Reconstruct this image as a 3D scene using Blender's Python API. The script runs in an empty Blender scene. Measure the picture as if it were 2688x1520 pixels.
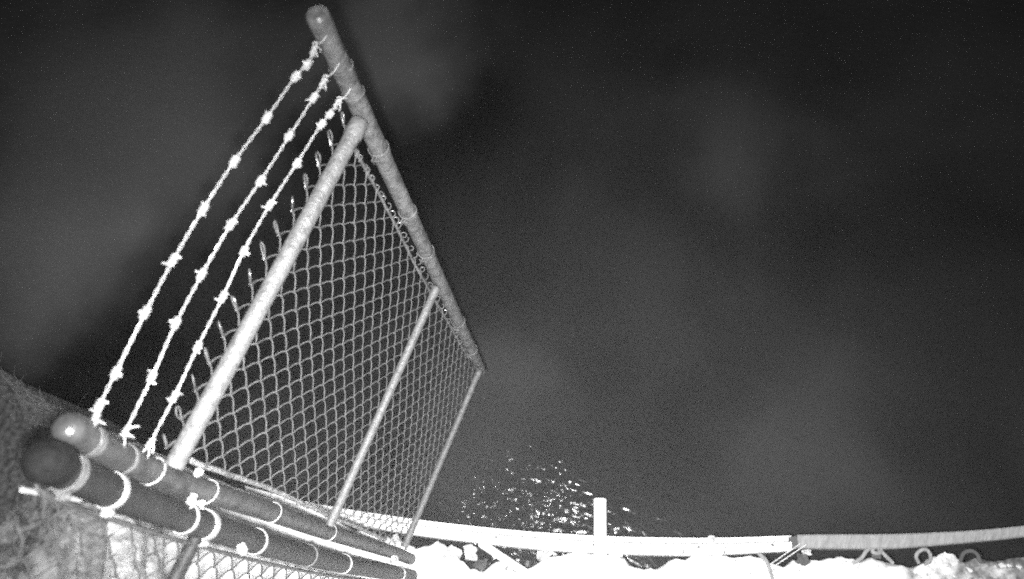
import bpy, math, random
import numpy as np
from mathutils import Vector, Matrix, noise as mnoise

sc = bpy.context.scene
COL = sc.collection

# ------------------------------------------------------------------ camera
GZ = 4.35                                   # height of the lens above the wall top (z = 0)
FPX = 2105.494
YAW, PITCH, ROLL = (math.radians(a) for a in (-125.17937, 66.16077, -14.61975))
Fv = Vector((math.cos(PITCH) * math.sin(YAW), math.cos(PITCH) * math.cos(YAW), -math.sin(PITCH)))
rt = Vector((math.cos(YAW), -math.sin(YAW), 0))
up = rt.cross(Fv)
Rv = math.cos(ROLL) * rt + math.sin(ROLL) * up
Uv = -math.sin(ROLL) * rt + math.cos(ROLL) * up
EYE = Vector((0, 0, GZ))
cd = bpy.data.cameras.new('camera')
cam = bpy.data.objects.new('camera', cd)
COL.objects.link(cam)
M = Matrix((Rv, Uv, -Fv)).transposed().to_4x4()
M.translation = EYE
cam.matrix_world = M
cd.sensor_width = 36.0
cd.lens = FPX * 36.0 / 2688
cd.clip_start = 0.02
cd.clip_end = 2000
cd.dof.use_dof = True
cd.dof.focus_distance = 3.1
cd.dof.aperture_fstop = 2.0
sc.camera = cam

# ------------------------------------------------------------------ world, lamps, exposure
w = bpy.data.worlds.new('World')
sc.world = w
w.use_nodes = True
nt = w.node_tree
bg = nt.nodes['Background']
sky = nt.nodes.new('ShaderNodeTexSky')
sky.sky_type = 'NISHITA'
sky.sun_disc = False
sky.sun_elevation = math.radians(4)
sky.sun_rotation = math.radians(250)
bw = nt.nodes.new('ShaderNodeRGBToBW')      # the sensor is infrared: no colour
nt.links.new(sky.outputs[0], bw.inputs[0])
nt.links.new(bw.outputs[0], bg.inputs[0])
bg.inputs[1].default_value = 0.15

# the camera's own infrared lamp, mounted beside the lens
ld = bpy.data.lights.new('infrared_lamp', 'SPOT')
ld.energy = 1900
ld.spot_size = math.radians(106)
ld.spot_blend = 1.0
ld.shadow_soft_size = 0.02
lamp = bpy.data.objects.new('infrared_lamp', ld)
COL.objects.link(lamp)
lamp.location = EYE - Rv * 0.03 - Uv * 0.05 + Fv * 0.05
aim = Vector((-0.22, 0.05, 0.0)) - lamp.location
lamp.rotation_euler = aim.to_track_quat('-Z', 'Y').to_euler()

sc.view_settings.view_transform = 'Standard'
sc.view_settings.look = 'None'
sc.view_settings.exposure = 0.0
sc.view_settings.gamma = 1.0
sc.render.engine = 'CYCLES'
sc.cycles.use_denoising = False             # keep the sensor-like grain
sc.cycles.filter_width = 2.0
sc.cycles.max_bounces = 6
sc.cycles.use_adaptive_sampling = True
sc.cycles.adaptive_threshold = 0.12
sc.cycles.adaptive_min_samples = 10
sc.cycles.sample_clamp_indirect = 1.0
sc.cycles.sample_clamp_direct = 30.0
sc.cycles.volume_bounces = 0

# ------------------------------------------------------------------ measuring helpers
def ray(px, py):
    return Fv + Rv * ((px - 1344) / FPX) - Uv * ((py - 760) / FPX)
def on_y(px, py, y):
    d = ray(px, py)
    return EYE + d * (y / d.y)
def on_z(px, py, z):
    d = ray(px, py)
    return EYE + d * ((z - GZ) / d.z)

# ------------------------------------------------------------------ materials
def mat(name, base, rough=0.5, metal=0.0, nscale=20, var=0.25, bump=0.1, spec=0.5, stretch=(1, 1, 1), detail=6, bscale=None):
    m = bpy.data.materials.new(name)
    m.use_nodes = True
    n = m.node_tree
    b = n.nodes['Principled BSDF']
    tc = n.nodes.new('ShaderNodeTexCoord')
    mp = n.nodes.new('ShaderNodeMapping')
    mp.inputs['Scale'].default_value = stretch
    n.links.new(tc.outputs['Object'], mp.inputs[0])
    nz = n.nodes.new('ShaderNodeTexNoise')
    nz.inputs['Scale'].default_value = nscale
    nz.inputs['Detail'].default_value = detail
    nz.inputs['Roughness'].default_value = 0.65
    n.links.new(mp.outputs[0], nz.inputs['Vector'])
    cr = n.nodes.new('ShaderNodeValToRGB')
    lo, hi = base * (1 - var), min(1, base * (1 + var))
    cr.color_ramp.elements[0].position = 0.3
    cr.color_ramp.elements[0].color = (lo, lo, lo, 1)
    cr.color_ramp.elements[1].position = 0.7
    cr.color_ramp.elements[1].color = (hi, hi, hi, 1)
    n.links.new(nz.outputs[0], cr.inputs[0])
    n.links.new(cr.outputs[0], b.inputs['Base Color'])
    b.inputs['Roughness'].default_value = rough
    b.inputs['Metallic'].default_value = metal
    b.inputs['Specular IOR Level'].default_value = spec
    if bump:
        nb = n.nodes.new('ShaderNodeTexNoise')
        nb.inputs['Scale'].default_value = bscale or nscale * 3
        nb.inputs['Detail'].default_value = 5
        n.links.new(mp.outputs[0], nb.inputs['Vector'])
        bp = n.nodes.new('ShaderNodeBump')
        bp.inputs['Strength'].default_value = bump
        bp.inputs['Distance'].default_value = 0.01
        n.links.new(nb.outputs[0], bp.inputs['Height'])
        n.links.new(bp.outputs[0], b.inputs['Normal'])
    return m

M_GALV = mat('weathered_galvanised_steel', 0.10, 0.5, 0.0, 30, 0.62, 0.5, 0.5)
M_GALV2 = mat('grimy_galvanised_steel', 0.042, 0.55, 0.0, 22, 0.6, 0.3, 0.4)
M_RAIL = mat('bright_galvanised_steel', 0.115, 0.48, 0.1, 45, 0.45, 0.45)
M_MESH = mat('mesh_wire', 0.19, 0.3, 0.5, 40, 0.25, 0.1)
M_BARB = mat('barbed_wire_zinc', 0.38, 0.4, 0.2, 50, 0.1, 0.05)
M_DARK = mat('dark_coated_steel', 0.014, 0.6, 0.0, 14, 0.5, 0.35, 0.25)
M_DOME = mat('black_cap', 0.007, 0.75, 0.0, 30, 0.6, 0.5, 0.12)
M_BAND = mat('band_steel', 0.34, 0.45, 0.3, 60, 0.2, 0.1)
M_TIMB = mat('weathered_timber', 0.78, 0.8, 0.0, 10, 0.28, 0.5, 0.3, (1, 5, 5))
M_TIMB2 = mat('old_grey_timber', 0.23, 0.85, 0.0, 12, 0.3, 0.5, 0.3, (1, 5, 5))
M_PIPE = mat('white_plastic', 0.9, 0.45, 0.0, 30, 0.05, 0.03)
M_GRND = mat('crusted_snow', 0.8, 0.9, 0.0, 9, 0.28, 0.5, 0.2)
def lamp_falloff(m):
    """lamp falloff painted into the snow colour: darker, ragged patches towards both ends"""
    n = m.node_tree; b = n.nodes['Principled BSDF']
    src = b.inputs['Base Color'].links[0].from_socket
    tc = n.nodes.new('ShaderNodeTexCoord')
    sx = n.nodes.new('ShaderNodeSeparateXYZ'); n.links.new(tc.outputs['Object'], sx.inputs[0])
    z = n.nodes.new('ShaderNodeTexNoise'); z.inputs['Scale'].default_value = 6; z.inputs['Detail'].default_value = 6; z.inputs['Roughness'].default_value = 0.7
    n.links.new(tc.outputs['Object'], z.inputs['Vector'])
    def mth(op, a, bb):
        q = n.nodes.new('ShaderNodeMath'); q.operation = op
        for i, v in enumerate((a, bb)):
            if isinstance(v, (int, float)): q.inputs[i].default_value = v
            else: n.links.new(v, q.inputs[i])
        return q.outputs[0]
    wob = mth('MULTIPLY', mth('SUBTRACT', z.outputs[0], 0.5), 2.4)
    lo = mth('SUBTRACT', -2.8, sx.outputs[1]); hi = mth('SUBTRACT', sx.outputs[1], 1.25)
    k = mth('ADD', mth('MAXIMUM', lo, mth('MULTIPLY', hi, 0.9)), wob)
    mr = n.nodes.new('ShaderNodeMapRange'); n.links.new(k, mr.inputs[0])
    mr.inputs[1].default_value = -0.25; mr.inputs[2].default_value = 0.45
    z2 = n.nodes.new('ShaderNodeTexNoise'); z2.inputs['Scale'].default_value = 30; z2.inputs['Detail'].default_value = 6
    n.links.new(tc.outputs['Object'], z2.inputs['Vector'])
    cr = n.nodes.new('ShaderNodeValToRGB'); n.links.new(z2.outputs[0], cr.inputs[0])
    cr.color_ramp.elements[0].position = .35; cr.color_ramp.elements[0].color = (.07, .07, .07, 1)
    cr.color_ramp.elements[1].position = .7; cr.color_ramp.elements[1].color = (.22, .22, .22, 1)
    mx = n.nodes.new('ShaderNodeMix'); mx.data_type = 'RGBA'
    n.links.new(mr.outputs[0], mx.inputs[0]); n.links.new(src, mx.inputs[6]); n.links.new(cr.outputs[0], mx.inputs[7])
    n.links.new(mx.outputs[2], b.inputs['Base Color'])
lamp_falloff(M_GRND)
M_GRND.name = 'snow_with_falloff'  # snow colour with the lamp's fading light painted in
M_CONC = mat('concrete', 0.07, 0.85, 0.0, 5, 0.35, 0.4, 0.3)
M_ROCK = mat('rubble_stone', 0.5, 0.85, 0.0, 14, 0.6, 0.6, 0.3)
M_WEED = mat('dry_weed', 0.32, 0.8, 0.0, 30, 0.3, 0.0)
M_ICE = mat('ice_fleck', 0.85, 0.5, 0.0, 30, 0.1, 0.0)

def water_material():
    m = bpy.data.materials.new('river_water')
    m.use_nodes = True
    n = m.node_tree
    b = n.nodes['Principled BSDF']
    tc = n.nodes.new('ShaderNodeTexCoord')
    def noise(scale, detail, st=(1, 1, 1), dist=0.0):
        mp = n.nodes.new('ShaderNodeMapping')
        mp.inputs['Scale'].default_value = st
        n.links.new(tc.outputs['Object'], mp.inputs[0])
        z = n.nodes.new('ShaderNodeTexNoise')
        z.inputs['Scale'].default_value = scale
        z.inputs['Detail'].default_value = detail
        z.inputs['Distortion'].default_value = dist
        n.links.new(mp.outputs[0], z.inputs['Vector'])
        return z
    def mth(op, a, bb, clamp=False):
        q = n.nodes.new('ShaderNodeMath'); q.operation = op; q.use_clamp = clamp
        for i, v in enumerate((a, bb)):
            if isinstance(v, (int, float)): q.inputs[i].default_value = v
            else: n.links.new(v, q.inputs[i])
        return q.outputs[0]
    # lens glare painted into the water colour: soft-edged, stirred by a slow noise
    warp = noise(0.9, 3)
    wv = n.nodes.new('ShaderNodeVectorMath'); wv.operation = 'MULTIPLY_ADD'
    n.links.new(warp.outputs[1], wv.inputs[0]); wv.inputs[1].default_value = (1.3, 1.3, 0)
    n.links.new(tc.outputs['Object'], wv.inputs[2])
    def soft_patch(c, r, v, warped=True):
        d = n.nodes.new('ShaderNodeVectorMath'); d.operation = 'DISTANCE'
        n.links.new(wv.outputs[0] if warped else tc.outputs['Object'], d.inputs[0])
        off = 0.65 if warped else 0
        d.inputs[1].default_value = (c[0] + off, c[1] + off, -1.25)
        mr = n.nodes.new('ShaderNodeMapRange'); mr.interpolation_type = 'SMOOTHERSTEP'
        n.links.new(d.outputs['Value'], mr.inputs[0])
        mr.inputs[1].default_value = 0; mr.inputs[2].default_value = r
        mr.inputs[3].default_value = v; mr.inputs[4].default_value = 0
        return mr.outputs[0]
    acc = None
    for c, r, v in GLARE:
        k = soft_patch(c, r, v)
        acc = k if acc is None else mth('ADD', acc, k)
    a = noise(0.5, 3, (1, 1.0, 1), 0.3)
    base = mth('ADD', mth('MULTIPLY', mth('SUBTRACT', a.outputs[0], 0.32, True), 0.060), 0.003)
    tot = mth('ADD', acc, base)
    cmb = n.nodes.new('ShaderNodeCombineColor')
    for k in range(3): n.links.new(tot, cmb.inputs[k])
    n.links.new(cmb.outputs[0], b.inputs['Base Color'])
    b.inputs['Roughness'].default_value = 0.13
    b.inputs['IOR'].default_value = 1.33
    # the water is ruffled only where the leak through the gate stirs it, close to the wall
    r1 = noise(9.5, 2.6, (1.9, 0.85, 1), 0.5)
    r1.inputs['Vector'].links[0].from_node.inputs['Rotation'].default_value = (0, 0, math.radians(-20))
    ruffle = None
    for c, r, v in RUFFLE:
        k = soft_patch(c, r, v, False)
        ruffle = k if ruffle is None else mth('ADD', ruffle, k)
    hgt = mth('MULTIPLY', r1.outputs[0], mth('ADD', ruffle, 0.14))
    bp = n.nodes.new('ShaderNodeBump')
    bp.inputs['Strength'].default_value = 1.0
    bp.inputs['Distance'].default_value = 0.026
    n.links.new(hgt, bp.inputs['Height'])
    n.links.new(bp.outputs[0], b.inputs['Normal'])
    return m
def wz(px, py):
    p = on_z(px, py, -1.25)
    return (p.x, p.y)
GLARE = [(wz(1000, 90), 1.4, 0.12), (wz(300, 300), 2.5, 0.19), (wz(60, 720), 1.4, 0.20), (wz(1950, 360), 1.1, 0.030), (wz(2150, 1180), 0.9, 0.016),  # pale spots of lens glare, put into the water colour
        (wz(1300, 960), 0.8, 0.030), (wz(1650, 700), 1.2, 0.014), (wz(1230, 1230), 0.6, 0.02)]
RUFFLE = [(wz(1320, 1330), 0.72, 0.95), (wz(1410, 1330), 0.56, 0.7), (wz(1620, 1410), 0.30, 0.4), (wz(1230, 1330), 0.55, 0.6)]
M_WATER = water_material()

# ------------------------------------------------------------------ mesh helpers
class MB:
    def __init__(s):
        s.v = []; s.f = []
    def tube(s, pts, r, n=8, caps=True, closed=False, flat=None):
        pts = [Vector(p) for p in pts]
        N = len(pts)
        rs = r if isinstance(r, (list, tuple)) else [r] * N
        T = []
        for i in range(N):
            a = pts[(i - 1) % N] if (closed or i > 0) else pts[i]
            b = pts[(i + 1) % N] if (closed or i < N - 1) else pts[i]
            t = (b - a)
            T.append(t.normalized() if t.length > 1e-9 else Vector((0, 0, 1)))
        u = T[0].orthogonal().normalized()
        b0 = len(s.v)
        for i in range(N):
            t = T[i]
            u = (u - t * u.dot(t))
            u = u.normalized() if u.length > 1e-6 else t.orthogonal().normalized()
            v = t.cross(u)
            for k in range(n):
                a = 2 * math.pi * k / n
                s.v.append(pts[i] + (u * math.cos(a) + v * math.sin(a)) * rs[i])
        for i in range(N if closed else N - 1):
            j = (i + 1) % N
            for k in range(n):
                l = (k + 1) % n
                s.f.append((b0 + i * n + k, b0 + i * n + l, b0 + j * n + l, b0 + j * n + k))
        if caps and not closed:
            s.f.append(tuple(b0 + k for k in reversed(range(n))))
            s.f.append(tuple(b0 + (N - 1) * n + k for k in range(n)))
        return s
    def lathe(s, c, prof, n=24, axis=Vector((0, 0, 1))):
        """prof: (radius, height) pairs along AXIS from C."""
        axis = axis.normalized()
        u = axis.orthogonal().normalized(); v = axis.cross(u)
        b0 = len(s.v)
        for r, h in prof:
            for k in range(n):
                a = 2 * math.pi * k / n
                s.v.append(Vector(c) + axis * h + (u * math.cos(a) + v * math.sin(a)) * max(r, 1e-4))
        for i in range(len(prof) - 1):
            for k in range(n):
                l = (k + 1) % n
                s.f.append((b0 + i * n + k, b0 + i * n + l, b0 + (i + 1) * n + l, b0 + (i + 1) * n + k))
        s.f.append(tuple(b0 + k for k in reversed(range(n))))
        s.f.append(tuple(b0 + (len(prof) - 1) * n + k for k in range(n)))
        return s
    def strip(s, rings):
        """rings of equal length, closed cross sections, capped."""
        n = len(rings[0]); b0 = len(s.v)
        for rg in rings: s.v.extend(Vector(p) for p in rg)
        for i in range(len(rings) - 1):
            for k in range(n):
                l = (k + 1) % n
                s.f.append((b0 + i * n + k, b0 + i * n + l, b0 + (i + 1) * n + l, b0 + (i + 1) * n + k))
        s.f.append(tuple(b0 + k for k in reversed(range(n))))
        s.f.append(tuple(b0 + (len(rings) - 1) * n + k for k in range(n)))
        return s
    def build(s, name, m, parent=None, smooth=True):
        me = bpy.data.meshes.new(name)
        me.from_pydata([tuple(p) for p in s.v], [], s.f)
        me.materials.append(m)
        if smooth:
            me.polygons.foreach_set('use_smooth', [True] * len(me.polygons))
        me.update()
        o = bpy.data.objects.new(name, me)
        COL.objects.link(o)
        if parent:
            o.parent = parent
            o.matrix_parent_inverse = parent.matrix_world.inverted()
        if smooth:
            try:
                me.set_sharp_from_angle(angle=math.radians(50))
            except Exception:
                pass
        return o
def tag(o, label=None, cat=None, group=None, kind=None):
    if label: o['label'] = label
    if cat: o['category'] = cat
    if group: o['group'] = group
    if kind: o['kind'] = kind
    return o
def empty(name, loc, label, cat, group=None):
    o = bpy.data.objects.new(name, None)
    COL.objects.link(o)
    o.location = loc
    o.matrix_world = Matrix.Translation(loc)
    o.empty_display_size = 0.1
    return tag(o, label, cat, group)
def smooth_path(pts, k=6):
    """Catmull-Rom through PTS."""
    P = [Vector(p) for p in pts]
    P = [P[0] * 2 - P[1]] + P + [P[-1] * 2 - P[-2]]
    out = []
    for i in range(1, len(P) - 2):
        for j in range(k):
            t = j / k
            a, b, c, d = P[i - 1:i + 3]
            out.append(0.5 * ((2 * b) + (c - a) * t + (2 * a - 5 * b + 4 * c - d) * t * t + (3 * b - a - 3 * c + d) * t ** 3))
    out.append(P[-2])
    return out

rnd = random.Random(7)
YP = -1.0424                                # plane of the wing panel
Y3 = -1.000                                 # plane of the main fence

# ================================================================== THE SETTING
mb = MB()
S = 220.0
xs = [-S, -60, -20, 20, 60, S]
for x in xs:
    for y in xs:
        mb.v.append(Vector((x, y, -1.25)))
for i in range(5):
    for j in range(5):
        a = i * 6 + j
        mb.f.append((a, a + 6, a + 7, a + 1))
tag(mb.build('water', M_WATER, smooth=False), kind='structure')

# edge of the snow-crusted ground on top of the lock wall, measured along the photograph and laid at z = 0
edge_px = [(-900, 560), (-500, 745), (-200, 880), (0, 968), (70, 1020), (160, 1080), (260, 1120), (380, 1172), (500, 1232), (620, 1280),
           (760, 1330), (860, 1362), (950, 1392), (1040, 1422), (1090, 1440), (1130, 1436), (1180, 1448), (1205, 1472), (1232, 1496),
           (1268, 1498), (1290, 1482), (1318, 1470), (1350, 1494), (1385, 1496), (1415, 1480), (1445, 1460), (1490, 1450), (1560, 1449),
           (1610, 1452), (1640, 1462), (1652, 1482), (1690, 1494), (1735, 1492), (1757, 1472), (1775, 1462), (1800, 1467), (1830, 1457),
           (1900, 1455), (1960, 1455), (2000, 1463), (2022, 1480), (2060, 1484), (2085, 1474), (2115, 1487), (2135, 1468), (2180, 1463),
           (2240, 1459), (2262, 1474), (2292, 1465), (2330, 1480), (2400, 1483), (2440, 1466), (2500, 1457), (2535, 1474), (2610, 1470),
           (2700, 1462), (2900, 1440), (3200, 1400), (3700, 1320)]
edge = []
for i in range(len(edge_px) - 1):
    a, b = edge_px[i], edge_px[i + 1]
    n = max(2, int((b[0] - a[0]) / 9)) if a[0] > 900 and a[0] < 2700 else max(2, int((b[0] - a[0]) / 22))
    for k in range(n):
        t = k / n
        edge.append(on_z(a[0] + (b[0] - a[0]) * t, a[1] + (b[1] - a[1]) * t, 0.0))
edge.append(on_z(*edge_px[-1], 0.0))
inner = Vector((0.97, 0.26, 0)).normalized()
def ground_h(p, d):
    q = Vector((p.x, p.y, 0))
    big = mnoise.noise(q * 5.0) * 0.030 + mnoise.noise(q * 13.0 + Vector((3, 1, 7))) * 0.016 + mnoise.noise(q * 34.0) * 0.006
    return big * min(1, 0.35 + d * 6)
mb = MB()
steps = [(-0.00, -1.6), (0.0, -0.9), (0.0, -0.45), (0.0, -0.22), (0.004, -0.11), (0.0, -0.055), (0.004, -0.02), (0.014, -0.004), (0.03, 0.004)]
d = 0.045
cols = list(steps)
while d < 3.5:
    cols.append((d, None)); d *= 1.13 if d > 0.3 else 1.25
cols += [(6, None), (12, None), (40, None)]
for e in edge:
    for (dd, zz) in cols:
        p = e + inner * dd
        if zz is None:
            z = ground_h(p, dd) + 0.006
        else:
            q = Vector((p.x * 9, p.y * 9, zz * 9))
            jit = mnoise.noise(q) * 0.024 + mnoise.noise(q * 3.3) * 0.012
            p = p + inner * (jit + (0.03 if zz < -0.1 else 0))
            z = zz
        mb.v.append(Vector((p.x, p.y, z)))
nc = len(cols)
for i in range(len(edge) - 1):
    for j in range(nc - 1):
        a = i * nc + j
        mb.f.append((a, a + nc, a + nc + 1, a + 1))
tag(mb.build('ground', M_GRND), kind='structure')

# ================================================================== timber beams along the wall
def beam(name, top_px, zt, hgt, label, m, facing=True):
    """top_px: (x, y_upper, y_lower) pixels of the beam's top face, laid at z = zt."""
    root = empty(name, on_z(top_px[0][0], top_px[0][1], zt), label, 'beam', 'timber beams along the wall edge')
    A = smooth_path([on_z(x, y0 + (y1 - y0) * (0.33 if facing else 0), zt) for x, y0, y1 in top_px], 5)
    B = smooth_path([on_z(x, y1, zt) for x, y0, y1 in top_px], 5)
    rings = []
    for i, (a, b) in enumerate(zip(A, B)):
        n = (b - a).normalized()
        j = mnoise.noise(a * 14) * 0.0022
        c = 0.007
        dn = Vector((0, 0, -1))
        rings.append([a + dn * (c + j), a + n * c + dn * j, b - n * c - dn * j, b + dn * c, b + dn * (hgt - c), b - n * c + dn * hgt, a + n * c + dn * hgt, a + dn * (hgt - c)])
    MB().strip(rings).build('timber', m, root, smooth=False)
    if not facing: return root, A, B
    fr = []
    for a, b in zip(A, B):                      # thinner facing board bolted on the water side
        n = (b - a).normalized()
        wv_ = mnoise.noise(a * 9) * 0.003
        p, q = a - n * 0.030 + Vector((0, 0, -.012 + wv_)), a - n * (0.004 + abs(wv_)) + Vector((0, 0, -.012 + wv_))
        fr.append([p, q, q + Vector((0, 0, -.07)), p + Vector((0, 0, -.07))])
    MB().strip(fr).build('facing_board', m, root, smooth=False)
    for k in range(8, len(A) - 2, 7):
        n = (B[k] - A[k]).normalized()
        c = A[k].lerp(B[k], .3) + Vector((0, 0, .0))
        MB().lathe(c, [(0.008, -0.002), (0.008, 0.005), (0.004, 0.008)], 8).build('bolt', M_GALV, root, smooth=False)
    return root, A, B
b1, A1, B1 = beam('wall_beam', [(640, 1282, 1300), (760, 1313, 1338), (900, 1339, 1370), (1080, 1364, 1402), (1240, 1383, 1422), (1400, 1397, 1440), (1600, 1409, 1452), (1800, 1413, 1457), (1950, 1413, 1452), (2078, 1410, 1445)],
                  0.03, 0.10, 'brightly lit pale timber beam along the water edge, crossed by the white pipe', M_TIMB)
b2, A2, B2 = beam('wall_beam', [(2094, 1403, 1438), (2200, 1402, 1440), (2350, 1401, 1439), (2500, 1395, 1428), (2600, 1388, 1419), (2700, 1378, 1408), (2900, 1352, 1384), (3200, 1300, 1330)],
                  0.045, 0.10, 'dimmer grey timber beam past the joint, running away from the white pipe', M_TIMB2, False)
# splice plate between both, seams and bolts on the lit beam
pl = MB()
a, b = on_z(2070, 1409, 0.024), on_z(2100, 1408, 0.024)
c_, d_ = on_z(2100, 1440, 0.024), on_z(2070, 1441, 0.024)
pl.strip([[a, b, c_, d_], [p + Vector((0, 0, -0.03)) for p in (a, b, c_, d_)]])
pl.build('splice_plate', M_CONC, b1, smooth=False)
for px in (1795, 1903):
    p0 = on_z(px, 1430, 0.033); p1 = on_z(px - 3, 1456, 0.033)
    MB().tube([p0, p0 * .5 + p1 * .5 + Vector((.002, .004, .001)), p1], 0.0025, 6).build('strap', M_DARK, b1)
bolt_p = on_z(1868, 1418, 0.030)
MB().lathe(bolt_p, [(0.024, 0), (0.024, 0.006), (0.012, 0.007), (0.012, 0.018), (0.008, 0.02)], 12).build('bolt', M_BAND, b1)

# white pipe lying over the beam, pointing out over the water
pipe = empty('drain_pipe', on_z(1574, 1480, 0.07), 'short white plastic pipe lying across the pale beam and poking out over the water', 'pipe')
pa = on_z(1575, 1311, 0.072); pb = on_z(1576, 1476, 0.072)
dirp = (pa - pb).normalized()
MB().lathe(pb - dirp * 0.5, [(0.033, 0), (0.033, 0.5 + (pa - pb).length), (0.029, 0.5 + (pa - pb).length), (0.029, 0.46 + (pa - pb).length)], 28, dirp).build('pipe_body', M_PIPE, pipe)
cp = MB().lathe(pa - dirp * 0.012, [(0.0335, 0), (0.0345, 0.002), (0.0345, 0.012), (0.031, 0.015)], 28, dirp).build('end_cap', M_PIPE, pipe)
cp2 = MB().lathe(pb - dirp * 0.06, [(0.034, 0), (0.039, 0.003), (0.039, 0.04), (0.034, 0.043)], 28, dirp).build('coupling', M_PIPE, pipe)

# ================================================================== THE WING PANEL
panel = empty('fence_panel', (0.05, YP, 0), 'tall narrow chain link wing panel on grey posts, leaning out over the water', 'fence panel')
def pipe_mesh(pts, r, n=24):
    return MB().tube(pts, r, n)
# outer post (straight), inner post (slightly bowed), both measured along their axes
P1 = [Vector((-1.0, YP, GZ - h)) for h in np.linspace(1.405, 4.16, 12)]
post1 = pipe_mesh(P1, 0.0280).build('post', M_GALV, panel)
tag(post1, 'outer post of the wing panel')
def cap(c, r, name, m, parent, axis=Vector((0, 0, 1)), lip=1.12, dome=0.75):
    pr = [(r * lip, -0.045), (r * lip, -0.002), (r * lip * 0.97, 0.002)]
    for k in range(1, 7):
        a = k / 6 * math.pi / 2
        pr.append((r * lip * 0.93 * math.cos(a), 0.002 + r * dome * math.sin(a)))
    return MB().lathe(c, pr, 28, axis).build(name, m, parent)
cap(P1[0], 0.0275, 'post_cap', M_GALV, post1, lip=1.04, dome=0.35)
p2px = [(181, 1126), (284, 1184), (370, 1225), (486, 1273), (602, 1310), (746, 1357), (861, 1397), (1045, 1455)]
P2 = [on_y(x, y, YP) for x, y in p2px]
P2 = smooth_path(P2, 4)
P2.append(Vector((P2[-1].x, YP, -0.05)))
post2 = pipe_mesh(P2, 0.0290).build('post', M_GALV2, panel)
tag(post2, 'inner post of the wing panel')
cap(P2[0], 0.030, 'post_cap', M_GALV2, post2, lip=1.10)
# ball-headed bolt on the cap of the inner post
bq = on_y(183, 1132, YP + 0.045)
MB().lathe(bq, [(0.0075, -0.012), (0.0075, 0), (0.0065, 0.005), (0.004, 0.008), (0.001, 0.009)], 14, (EYE - bq).normalized()).build('cap_bolt', M_BARB, post2)

bq = on_y(838, 52, YP + 0.035)
MB().lathe(bq, [(0.007, -0.012), (0.007, 0), (0.005, 0.006), (0.001, 0.009)], 12, (EYE - bq).normalized()).build('cap_bolt', M_BARB, post1)

def rail(a, b, r, off, name='rail'):
    A = on_y(a[0], a[1], YP + off); B = on_y(b[0], b[1], YP + off)
    dr = (B - A).normalized()
    o = MB().tube([A + (B - A) * t for t in np.linspace(0, 1, 8)], r, 24).build(name, M_RAIL, panel)
    return o, A, B
top_rail, RA, RB = rail((944, 322), (455, 1226), 0.0225, 0.034, 'top_rail')
MB().lathe(RA - (RB - RA).normalized() * 0.004, [(0.0235, 0), (0.0255, 0.004), (0.0255, 0.05), (0.0235, 0.054)], 24, (RB - RA)).build('rail_end_cup', M_GALV, top_rail)
mid_rail, MA_, MB_ = rail((1145, 757), (865, 1380), 0.0155, 0.030, 'middle_rail')
bot_rail, BA_, BB_ = rail((1258, 974), (1061, 1437), 0.0155, 0.030, 'bottom_rail')
for rr, A, B, r in ((mid_rail, MA_, MB_, .0165), (bot_rail, BA_, BB_, .0165)):
    MB().lathe(A - (B - A).normalized() * 0.004, [(r, 0), (r * 1.12, 0.003), (r * 1.12, 0.035), (r, 0.038)], 20, (B - A)).build('rail_end_cup', M_GALV, rr)

# chain link fabric: zigzag wires linked to each other
def fabric(x0, x1, ztop, zbot, ypl, a, b, r, loops=True, bottom_knots=True, warp=None, seg=8, lh=0.046):
    """ztop = height of the peaks between wires; columns are a/2 wide, rows a high."""
    mb = MB()
    n = int(round((x1 - x0) / (a / 2)))
    cw = (x1 - x0) / n
    W = warp or (lambda p: p)
    for i in range(n):
        xc = x0 + (i + .5) * cw
        pts = []
        ph = i % 2
        k = 0
        z = ztop
        rows = int((ztop - zbot) / (b / 2))
        # nodes alternate sides at every a/2
        nodes = []
        for j in range(rows + 1):
            side = -1 if (j + ph) % 2 == 0 else 1
            if j == 0 and False: continue
            nodes.append((side, ztop - j * b / 2))
        for j in range(len(nodes) - 1):
            (s0, z0), (s1, z1) = nodes[j], nodes[j + 1]
            for q in range(seg):
                t = q / seg
                tt = t
                # flatten near the nodes so the bends look rounded
                e = 0.5 - 0.5 * math.cos(math.pi * tt)
                e = 0.45 * tt + 0.55 * e
                over = 0.0052 if s0 < s1 else -0.0052
                x = xc + (s0 + (s1 - s0) * e) * (cw / 2 + 0.0012)
                y = ypl + over * math.sin(math.pi * tt) ** 0.6 if 0 < tt < 1 else ypl
                pts.append(W(Vector((x, y, z0 + (z1 - z0) * tt))))
        pts.append(W(Vector((xc + nodes[-1][0] * cw / 2, ypl, nodes[-1][1]))))
        mb.tube(pts, r, 6)
    if loops:
        # knuckled tops: a peak at every second node line, closed into a tear-drop loop
        for i in range(n + 1):
            if i % 2 != 0: continue
            xk = x0 + i * cw
            dirr = Vector((rnd.uniform(-.12, .12) - .55, rnd.uniform(-.15, .15), 1)).normalized()
            side = dirr.cross(Vector((rnd.uniform(-.5, .5), .75, -1.6))).normalized()
            base = Vector((xk, ypl, ztop - 0.004))
            pts = []
            L = lh * rnd.uniform(.85, 1.12)
            for q in range(15):
                a_ = 2 * math.pi * q / 14
                u = (1 - math.cos(a_)) / 2
                wd = math.sin(a_) * 0.0125 * (0.3 + u)
                pts.append(W(base + dirr * (u * L) + side * wd))
            pts.append(W(base - Vector((0.01, 0.003, 0.016))))
            mb.tube(pts, r * 1.05, 6)
    if bottom_knots:
        zb = ztop - int((ztop - zbot) / (b / 2)) * b / 2
        for i in range(0, n + 1, 2):
            xk = x0 + i * cw
            pts = [W(Vector((xk + 0.006 * math.cos(q), ypl + .004 * math.sin(q * 2), zb - 0.008 + 0.007 * math.sin(q)))) for q in np.linspace(0, 6, 9)]
            mb.tube(pts, r, 5)
    return mb
GA = 0.0707
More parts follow.
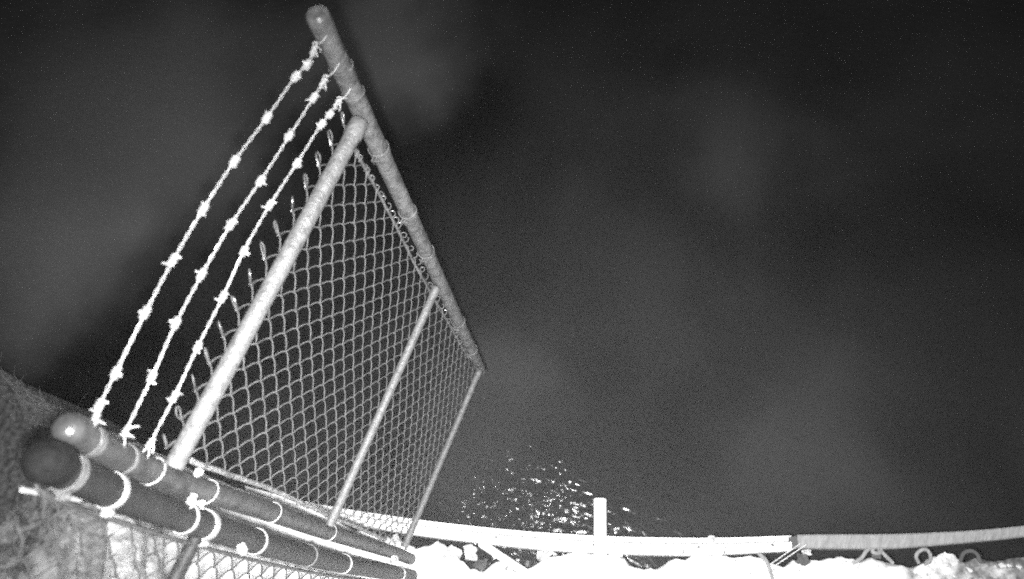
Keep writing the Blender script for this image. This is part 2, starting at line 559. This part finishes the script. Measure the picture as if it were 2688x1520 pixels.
FX0, FX1 = -0.922, 0.002
ztop = GZ - 1.732
def warp1(p):
    s = mnoise.noise(Vector((p.x * 3, p.z * 2.2, 1.3)))
    s2 = mnoise.noise(Vector((p.x * 2.6 + 5, p.z * 2.0, 4.3)))
    # the fabric bellies towards the posts' foot of the panel a little
    u = (p.x + .46) / .46
    return Vector((p.x + s2 * 0.006 - 0.030 * max(0, -u) * max(0, (GZ - 2.3 - p.z) / 1.8), p.y + s * 0.010, p.z + s * 0.006 + 0.022 * (1 - u * u) * max(0, 1 - (ztop - p.z) * 1.2)))
hk = fabric(FX0, FX1, ztop, GZ - 4.20, YP, GA, 0.106, 0.0019, warp=warp1)
# wire ends hooked over the outer tension bar belong to the fabric
for k in range(30):
    t = (k + .5) / 30
    p = on_y(930 + 302 * t, 392 + 553 * t, YP)
    p.x -= 0.012 * math.sin(math.pi * t)
    ra_, rb_, qe = rnd.uniform(.006, .012), rnd.uniform(.006, .010), rnd.uniform(3, 6)
    p.z += rnd.uniform(-.012, .012)
    hk.tube([p + Vector((ra_ * math.cos(q), rb_ * math.sin(q), rnd.uniform(-.001, .001) + 0.004 * q / 3)) for q in np.linspace(0, qe, 9)], 0.0018, 5)
hk.build('mesh_fabric', M_MESH, panel)

# tension bars at both ends of the fabric
def bar(px, ypl, name, m, parent, r=0.006, wob=0.002):
    P = smooth_path([on_y(x, y, ypl) for x, y in px], 6)
    P = [p + Vector((mnoise.noise(p * 20) * wob, mnoise.noise(p * 23 + Vector((5, 5, 5))) * wob, 0)) for p in P]
    return MB().tube(P, r, 8).build(name, m, parent)
bar([(930, 392), (975, 472), (1030, 575), (1087, 690), (1140, 785), (1190, 870), (1232, 945)], YP, 'tension_bar', M_GALV, panel, 0.0052)
M_BAR = mat('bright_bar_zinc', 0.22, 0.5, 0.2, 55, 0.9, 0.8)
bar([(505, 1212), (600, 1245), (700, 1280), (790, 1318), (870, 1357), (950, 1388), (1010, 1418)], YP + 0.006, 'tension_bar', M_BAR, panel, 0.0075, 0.004)

def band(cx, cy, z, r, wd, m, parent, name='tension_band', a0=0, a1=360, thick=0.0025, ear=None, tilt=(0, 0)):
    mb = MB()
    n = 40
    rings = []
    for k in range(n + 1):
        a = math.radians(a0 + (a1 - a0) * k / n)
        c = Vector((cx, cy, z + math.cos(a) * tilt[0] + math.sin(a) * tilt[1])); o = Vector((math.cos(a), math.sin(a), 0))
        rings.append([c + o * r + Vector((0, 0, wd / 2)), c + o * (r + thick) + Vector((0, 0, wd / 2 - .0006)), c + o * (r + thick) - Vector((0, 0, wd / 2 - .0006)), c + o * r - Vector((0, 0, wd / 2))])
    mb.strip(rings)
    o_ = mb.build(name, m, parent)
    if ear is not None:
        a = math.radians(ear)
        o = Vector((math.cos(a), math.sin(a), 0)); t = Vector((-math.sin(a), math.cos(a), 0))
        c = Vector((cx, cy, z)) + o * r
        e = MB()
        for sgn in (-1, 1):
            q = c + t * sgn * 0.005
            L = 0.018
            e.strip([[q + t * .0015 + Vector((0, 0, wd / 2)), q - t * .0015 + Vector((0, 0, wd / 2)), q - t * .0015 - Vector((0, 0, wd / 2)), q + t * .0015 - Vector((0, 0, wd / 2))],
                     [q + o * L + t * .0015 + Vector((0, 0, wd / 2)), q + o * L - t * .0015 + Vector((0, 0, wd / 2)), q + o * L - t * .0015 - Vector((0, 0, wd / 2)), q + o * L + t * .0015 - Vector((0, 0, wd / 2))]])
        e.build('clamp_ear', m, o_, smooth=False)
        bc = c + o * 0.011 - t * 0.011
        MB().lathe(bc, [(0.0055, 0), (0.0055, 0.004), (0.003, 0.004), (0.003, 0.020), (0.0055, 0.020), (0.0055, 0.024)], 8, t).build('bolt', m, o_, smooth=False)
    return o_
# bands of the outer post
for px, py, wd, ear in ((992, 398, 0.022, 10), (1066, 566, 0.020, 5), (1117, 665, 0.018, 10), (1206, 838, 0.02, 10), (1240, 912, 0.02, 5)):
    p = on_y(px, py, YP)
    band(-1.0, YP, p.z, 0.0296, wd, M_GALV, post1, ear=ear)
for px, py in ((893, 180), (928, 243)):
    p = on_y(px, py, YP)
    band(-1.0, YP, p.z, 0.0296, 0.006, M_RAIL, post1, 'tie_ring', tilt=(.004, .003))
def p2_at(px, py):
    p = on_y(px, py, YP)
    q = min(P2, key=lambda a: abs(a.z - p.z))
    return q
for px, py, wd in ((240, 1162, 0.020), (318, 1200, 0.010)):
    q = p2_at(px, py)
    band(q.x, q.y, q.z, 0.0302, wd, M_GALV, post2, 'collar')
for px, py in ((385, 1232), (530, 1285), (708, 1345), (870, 1400)):
    q = p2_at(px, py)
    band(q.x, q.y, q.z, 0.0303, 0.0032, M_BAND, post2, 'tie_wire', a0=-15, a1=230, thick=0.003, tilt=(.008, .003))

# ================================================================== BARBED WIRES
def barbed(knots, y, seed, label, radii):
    rn = random.Random(seed)
    P = [on_y(x * 1.04388, yy * 1.04388, y) for x, yy in knots]
    root = empty('barbed_wire', P[-1], label, 'barbed wire', 'barbed wires above the wing panel')
    path = smooth_path(P, 14)
    L = [0]
    for a, b in zip(path, path[1:]): L.append(L[-1] + (b - a).length)
    for s in (0, 1):
        pts = []
        m = int(L[-1] / 0.0045)
        for k in range(m):
            d = L[-1] * k / (m - 1)
            i = max(j for j in range(len(L)) if L[j] <= d + 1e-9); i = min(i, len(path) - 2)
            t = (d - L[i]) / max(L[i + 1] - L[i], 1e-9)
            p = path[i].lerp(path[i + 1], t)
            ax = (path[i + 1] - path[i]).normalized(); u = ax.orthogonal().normalized(); v = ax.cross(u)
            ang = d * 2 * math.pi / 0.052 + s * math.pi
            rr = 0.0022
            pts.append(p + (u * math.cos(ang) + v * math.sin(ang)) * rr)
        MB().tube(pts, 0.00125, 6).build('strand', M_BARB, root)
    for ki, c in enumerate(P[1:-1]):
        i = ki + 1
        ax = (P[i + 1] - P[i - 1]).normalized(); u = ax.orthogonal().normalized(); v = ax.cross(u)
        mb = MB()
        a0 = rn.uniform(0, 6.28)
        for s in (0, 1):
            st = a0 + s * rn.uniform(1.0, 2.2)
            pts = []
            tail = rn.uniform(0.007, 0.015)
            d0 = (u * math.cos(st) + v * math.sin(st))
            tn = (-u * math.sin(st) + v * math.cos(st))
            off = (s - .5) * 0.010
            pts.append(c + ax * (off - 0.006) + d0 * 0.0055 - tn * tail)
            for q in range(22):
                a_ = st + q / 21 * 2 * math.pi * 1.9
                pts.append(c + ax * (off - 0.006 + 0.012 * q / 21) + (u * math.cos(a_) + v * math.sin(a_)) * 0.0062)
            ae = st + 2 * math.pi * 1.9
            pts.append(pts[-1] + (-u * math.sin(ae) + v * math.cos(ae)) * tail + ax * rn.uniform(-.004, .004))
            mb.tube(pts, [0.0016] + [0.0027] * 22 + [0.0016], 6)
        mb.build('barb', M_BARB, root)
    # wrapped ends
    for e, (p, nx) in enumerate(((P[0], P[1]), (P[-1], P[-2]))):
        ax = (nx - p).normalized(); u = ax.orthogonal().normalized(); v = ax.cross(u)
        mb = MB()
        pts = []
        for q in range(26):
            a_ = q * 0.75
            rr = 0.0058 + 0.002 * math.sin(q * .3)
            pts.append(p + ax * (-0.004 + q * 0.00085 * (1.6 if e == 0 else 1.0)) + (u * math.cos(a_) + v * math.sin(a_)) * rr)
        mb.tube(pts, 0.0022, 6)
        for s in range(3):
            dd = Vector((rn.uniform(-1, 1), rn.uniform(-.3, .6), rn.uniform(-1, .6))).normalized()
            q0 = p + ax * rn.uniform(0, .015)
            mb.tube([q0, q0 + dd * rn.uniform(.012, .022), q0 + dd * .024 + ax * rn.uniform(-.01, .008)], [0.0022, 0.0018, 0.0012], 6)
        # short tie reaching back to the post
        tgt = Vector((-1.0 + .02, YP + .02, p.z - 0.003)) if e == 0 else None
        if tgt is None:
            q = min(P2, key=lambda a: abs(a.z - p.z)); tgt = q + Vector((-.012, .022, -0.01))
        mb.tube(smooth_path([p, p.lerp(tgt, .5) + Vector((0, 0, -.006)), tgt], 5), 0.0017, 6)
        mb.build('wrapped_end', M_BARB, root)
    return root
w1 = [(795, 112), (772, 165), (743, 193), (672, 295), (590, 405), (512, 525), (435, 655), (365, 788), (291, 937), (250, 1020), (235, 1062)]
w2 = [(820, 196), (788, 247), (728, 342), (655, 455), (580, 566), (508, 690), (443, 812), (382, 948), (312, 1092)]
w3 = [(855, 250), (830, 288), (808, 313), (747, 410), (678, 517), (613, 632), (560, 747), (497, 872), (438, 998), (375, 1120)]
barbed(w1, YP + .010, 1, 'outermost barbed wire strand, farthest from the bright top rail', None)
barbed(w2, YP + .010, 2, 'middle strand of the three barbed wires, between the other two', None)
barbed(w3, YP + .010, 3, 'barbed wire strand nearest the bright top rail, just past the mesh knuckles', None)

# ================================================================== MAIN FENCE, seen from above its end post
p3px = [(114, 1208), (247, 1270), (432, 1342), (631, 1409), (775, 1450), (900, 1480), (1045, 1507), (1085, 1514)]
P3 = smooth_path([on_y(x, y, Y3) for x, y in p3px], 4)
fence = empty('chain_link_fence', (P3[-1].x, Y3, 0), 'main chain link fence whose thick dark end post carries shiny bands', 'fence')
P3.append(Vector((P3[-1].x, Y3, -0.04)))
post3 = pipe_mesh(P3, 0.0345, 32).build('end_post', M_DARK, fence)
cap(P3[0], 0.0345, 'dome_cap', M_DOME, post3, lip=1.16)
def p3_at(px, py):
    p = on_y(px, py, Y3)
    return min(P3, key=lambda a: abs(a.z - p.z))
for px, py, wd, m, th in ((172, 1237, 0.020, M_GALV, .003), (282, 1282, 0.016, M_BAND, .003), (468, 1352, 0.010, M_BAND, .003), (560, 1382, 0.022, M_BAND, .004),
                      (690, 1424, 0.010, M_BAND, .003), (812, 1453, .008, M_GALV, .003), (895, 1470, 0.012, M_BAND, .003), (1035, 1500, 0.016, M_BAND, .003)):
    q = p3_at(px, py)
    band(q.x, q.y, q.z, 0.0346, wd, m, post3, thick=th, ear=None if wd < .016 else 25)
def warp3(p):
    s = mnoise.noise(Vector((p.x * 3, p.z * 3, 9)))
    q = min(P3[::3], key=lambda a: abs(a.z - p.z))
    return Vector((p.x + (q.x - 0.12), p.y + s * .012, p.z))
fabric(0.175, 0.175 + GA / 2 * 22, GZ - 1.36, 0.02, Y3, GA, 0.106, 0.0026, loops=True, warp=warp3, lh=.03).build('mesh_fabric', M_GALV2, fence)
bz = [Vector((q.x + 0.050, Y3 + .004, q.z)) for q in P3[1:-1]]
MB().tube(bz, 0.0055, 8).build('tension_bar', M_GALV2, fence)
# truss rod crossing behind the head of the post
ra, rb = on_y(58, 1286, Y3 - 0.05), on_y(240, 1318, Y3 - 0.05)
MB().tube([ra + (rb - ra) * t for t in (0, .3, .6, 1)], 0.0052, 10).build('truss_rod', M_BARB, fence)
# horizontal top rail of the main fence, leaving the end post away from the wing panel
q = P3[3]
MB().tube([Vector((q.x + .04, Y3, GZ - 1.98)), Vector((1.2, Y3, GZ - 1.98))], 0.017, 20).build('top_rail', M_DARK, fence)

# sheets of ice frozen into the mesh under the head of the post
def ice(px, base, seed):
    m = mat('frozen_sheet', base, 0.8, 0.0, 28, 0.75, 0.8, 0.3, (2.2, 1, 0.6))
    P = [on_y(x, y, Y3 - 0.012) for x, y in px]
    front = [p + Vector((0, 0.010, 0)) for p in P]; back = [p - Vector((0, 0.010, 0)) for p in P]
    c = sum(P, Vector()) / len(P)
    mb = MB(); n = len(P)
    R_ = 5
    for side, y in ((0, .010), (1, -.010)):
        for k in range(R_ + 1):
            t = 1 - k / R_
            for p in P:
                q = c + (p - c) * t
                j = mnoise.noise(q * 22 + Vector((seed, 0, 0))) * 0.008
                e = math.sqrt(max(0, 1 - t ** 4))
                mb.v.append(Vector((q.x, q.y + (y * (0.35 + .65 * e)) + j * (1 if side == 0 else .5), q.z)))
    for side in (0, 1):
        o = side * (R_ + 1) * n
        for k in range(R_):
            for i in range(n):
                l = (i + 1) % n
                mb.f.append((o + k * n + i, o + k * n + l, o + (k + 1) * n + l, o + (k + 1) * n + i))
    o = (R_ + 1) * n
    for i in range(n):
        l = (i + 1) % n
        mb.f.append((i, o + i, o + l, l))
    return mb.build('ice_sheet', m, fence)
ice([(186, 1345), (195, 1325), (222, 1316), (245, 1324), (264, 1342), (272, 1372), (276, 1410), (273, 1470), (266, 1540), (262, 1640), (212, 1640), (205, 1560), (208, 1500), (196, 1440), (201, 1400), (187, 1372)], 0.07, 1)
ice([(286, 1368), (294, 1350), (325, 1352), (350, 1366), (368, 1390), (374, 1425), (372, 1470), (380, 1520), (374, 1640), (296, 1640), (288, 1560), (295, 1480), (284, 1420)], 0.17, 2)
ice([(388, 1402), (402, 1388), (420, 1396), (428, 1415), (420, 1450), (428, 1500), (424, 1640), (392, 1640), (386, 1500), (392, 1450)], 0.12, 3)

# ---- knots of tie wire between both posts
def knot(px, py, y, label, size, seed, parent=None):
    rn = random.Random(seed)
    c = on_y(px, py, y)
    mb = MB()
    for s in range(3):
        ax = Vector((rn.uniform(-1, 1), rn.uniform(-1, 1), rn.uniform(-1, 1))).normalized()
        u = ax.orthogonal().normalized(); v = ax.cross(u)
        pts = []
        ph = rn.uniform(0, 6)
        off = ax * rn.uniform(-.6, .6) * size
        for k in range(26):
            a_ = ph + k * 0.48
            rr = size * (0.55 + 0.25 * math.sin(k * .4 + s))
            pts.append(c + off + (u * math.cos(a_) + v * math.sin(a_)) * rr + ax * (k - 13) * size * 0.045)
        mb.tube(pts, size * 0.16, 6)
    o = mb.build('wire_knot', M_BARB, parent)
    if not parent:
        tag(o, label, 'wire knot', 'knots of tie wire on the posts')
    return o
knot(505, 1313, Y3 + .045, 'large twisted wire knot in the gap between the grey post and the dark post', 0.016, 3)
knot(530, 1322, Y3 + .045, 'small twisted wire knot just below the large one, between both posts', 0.009, 4)
knot(521, 1240, YP + .03, 'bright wire knot at the foot of the bright top rail', 0.013, 5)
knot(1040, 1417, YP + .03, 'looped wire knot beside the foot of the bottom rail', 0.022, 6)
knot(1034, 1468, Y3 + .04, 'wire knot on the lowest shiny band of the dark post', 0.022, 9)
knot(640, 1442, Y3 + .05, 'fat bright wire knot hanging under the widest band of the dark post', 0.018, 12)

# ================================================================== things on the ground along the wall
def curl(name, px_pts, z, r, label, m, group='loops of old rope behind the timber beam'):
    P = [on_z(x, y, z + dz) for x, y, dz in px_pts]
    o = MB().tube(smooth_path(P, 6), r, 10).build(name, m)
    return tag(o, label, 'rope', group)
curl('rope_loop', [(2236, 1480, 0), (2260, 1466, .01), (2276, 1444, .02), (2296, 1430, .03), (2312, 1438, .03), (2306, 1452, .03), (2290, 1448, .025), (2298, 1434, .02), (2318, 1452, .01), (2344, 1478, -.01)], 0.0, 0.010,
     'pale rope loop behind the grey beam, nearest to the joint', M_TIMB2)
curl('rope_loop', [(2412, 1478, 0), (2405, 1462, .01), (2412, 1448, .02), (2430, 1442, .02), (2442, 1456, .02), (2440, 1474, .0), (2426, 1482, 0)], 0.0, 0.009,
     'round grey rope loop, middle one of the three behind the grey beam', M_TIMB2)
curl('rope_loop', [(2520, 1474, 0), (2530, 1452, .01), (2550, 1446, .02), (2566, 1456, .01), (2574, 1474, 0), (2600, 1482, -.02)], 0.0, 0.010,
     'dim grey rope loop behind the grey beam, farthest from the joint', M_CONC)
for k, (a, b, lab) in enumerate((((2022, 1481), (2100, 1428), 'thin pale steel rod leaning across the beam joint, the upper of two'),
                                 ((2034, 1485), (2116, 1430), 'thin pale steel rod leaning across the beam joint, the lower of two'))):
    A = on_z(a[0], a[1], 0.02); B = on_z(b[0], b[1], 0.052)
    tag(MB().tube([A, A.lerp(B, .5) + Vector((0, 0, .002)), B], 0.0032, 8).build('steel_rod', M_BARB), lab, 'rod', 'steel rods at the beam joint')

def rock(px, py, z, s, seed, label, m=M_ROCK):
    rn = random.Random(seed)
    c = on_z(px, py, z)
    import bmesh
    bm = bmesh.new()
    bmesh.ops.create_icosphere(bm, subdivisions=3, radius=1)
    sx, sy, sz = s * rn.uniform(.9, 1.3), s * rn.uniform(.7, 1.0), s * rn.uniform(.45, .65)
    for v in bm.verts:
        q = v.co * 1.4 + Vector((seed * 3.1, 0, 0))
        k = 1 + mnoise.noise(q) * 0.75 + mnoise.noise(q * 3) * 0.30
        v.co = Vector((v.co.x * sx * k, v.co.y * sy * k, v.co.z * sz * k))
    me = bpy.data.meshes.new('stone'); bm.to_mesh(me); bm.free()
    me.materials.append(m)
    o = bpy.data.objects.new('stone', me); COL.objects.link(o)
    o.location = c; o.rotation_euler = (rn.uniform(-.3, .3), rn.uniform(-.3, .3), rn.uniform(0, 6))
    return tag(o, label, 'stone', 'stones along the wall edge')
rock(1150, 1440, -.03, .038, 1, 'pale stone behind the lit beam, first one past the foot of the fence')
rock(1190, 1455, -.05, .034, 2, 'rough pale stone in the notch of the snow, second past the fence foot')
rock(1235, 1450, -.03, .040, 3, 'largest pale stone in the notch before the slanting bar')
rock(1262, 1482, -.02, .036, 4, 'darker stone low in the notch, right under the slanting bar', M_CONC)
rock(1428, 1455, -.03, .032, 5, 'small stone between the slanting bar and the white pipe')
rock(2108, 1470, -.01, .030, 6, 'knobbly grey stone beside the two thin rods', M_CONC)
rock(2118, 1450, -.01, .020, 7, 'small stone touching the grey beam at the joint')
rock(2300, 1456, -.02, .020, 8, 'small stone held inside the rope loop nearest the joint', M_CONC)
rock(1625, 1450, -.01, .022, 9, 'pale stone against the beam just past the white pipe')
rock(2484, 1470, -.01, .034, 10, 'broad pale stone in the snow between two rope loops')
# slanting bar lying in the snow between fence and pipe
A = on_z(1262, 1426, 0.012); B = on_z(1392, 1512, 0.05)
tag(MB().tube([A, A.lerp(B, .5), B], 0.021, 14).build('slanting_bar', M_PIPE), 'thick white bar slanting down from the pale beam into the snow', 'bar')
A = on_z(1318, 1478, 0.03); B = on_z(1370, 1502, 0.03)
tag(MB().tube([A, A.lerp(B, .5), B], 0.006, 10).build('thin_bar', M_BARB), 'thin pale rod beside the thick slanting bar', 'rod')
# cable over the ground at the far side
P = smooth_path([on_z(x, y, .03) for x, y in ((1990, 1452), (2010, 1470), (2022, 1500), (2030, 1530), (2036, 1580))], 6)
tag(MB().tube(P, 0.010, 10).build('hose', M_TIMB2), 'grey hose bending over the white ground beside the beam joint', 'hose')

# broken snow and gravel along the edge of the ground
ch = MB()
for k in range(520):
    i = rnd.randrange(len(edge))
    e = edge[i]
    if e.y < -3.2 or e.y > 2.3: continue
    c = e + inner * (rnd.random() ** 2 * 0.25 + 0.03) + Vector((0, 0, rnd.uniform(-.01, .006)))
    s_ = rnd.uniform(.004, .019) * (1.0 if rnd.random() < .85 else 1.6)
    ax = Vector((rnd.gauss(0, 1), rnd.gauss(0, 1), rnd.gauss(0, 1)))
    b0 = len(ch.v)
    rot = Matrix.Rotation(rnd.uniform(0, 6), 3, ax.normalized())
    for v in ((1, 0, 0), (-1, 0, 0), (0, 1, 0), (0, -1, 0), (0, 0, 1), (0, 0, -1)):
        ch.v.append(c + rot @ (Vector(v) * s_ * rnd.uniform(.6, 1.3)))
    for f in ((0, 2, 4), (2, 1, 4), (1, 3, 4), (3, 0, 4), (2, 0, 5), (1, 2, 5), (3, 1, 5), (0, 3, 5)):
        ch.f.append(tuple(b0 + q for q in f))
tag(ch.build('gravel', M_ROCK, smooth=False), kind='stuff')

# weeds on the wall edge behind the post heads
wd = MB()
for k in range(260):
    t = rnd.random()
    px = -260 + 470 * t + rnd.uniform(-25, 25); py = 850 + 255 * t + rnd.uniform(-10, 60)
    b = on_z(px, py, 0.0)
    h = rnd.uniform(.04, .20) * rnd.choice((.5, 1, 1.3))
    dr = Vector((rnd.uniform(-1, .5), rnd.uniform(-1, 1), 0)) * h * .7
    wd.tube([b, b + Vector((0, 0, h * .6)) + dr * .35, b + Vector((0, 0, h)) + dr], [0.0022, 0.0016, 0.0006], 4, caps=False)
tag(wd.build('weeds', M_WEED), 'dry weeds along the snowy wall edge behind the post heads', 'weeds', kind='stuff')

# ------------------------------------------------------------------ thin haze added for the veil of lens glare
hz = MB()
x0, x1, y0, y1, z0, z1 = -230, 230, -230, 230, -2.6, 5.2
for x in (x0, x1):
    for y in (y0, y1):
        for z in (z0, z1): hz.v.append(Vector((x, y, z)))
hz.f = [(0, 1, 3, 2), (4, 6, 7, 5), (0, 4, 5, 1), (2, 3, 7, 6), (0, 2, 6, 4), (1, 5, 7, 3)]
mh = bpy.data.materials.new('glare_haze')
mh.use_nodes = True
n = mh.node_tree
n.nodes.remove(n.nodes['Principled BSDF'])
pv = n.nodes.new('ShaderNodeVolumePrincipled')
pv.inputs['Color'].default_value = (0.9, 0.9, 0.9, 1)
pv.inputs['Density'].default_value = 0.00045
pv.inputs['Anisotropy'].default_value = 0.0
n.links.new(pv.outputs[0], n.nodes['Material Output'].inputs['Volume'])
tag(hz.build('added_glare_haze', mh, smooth=False), kind='stuff')
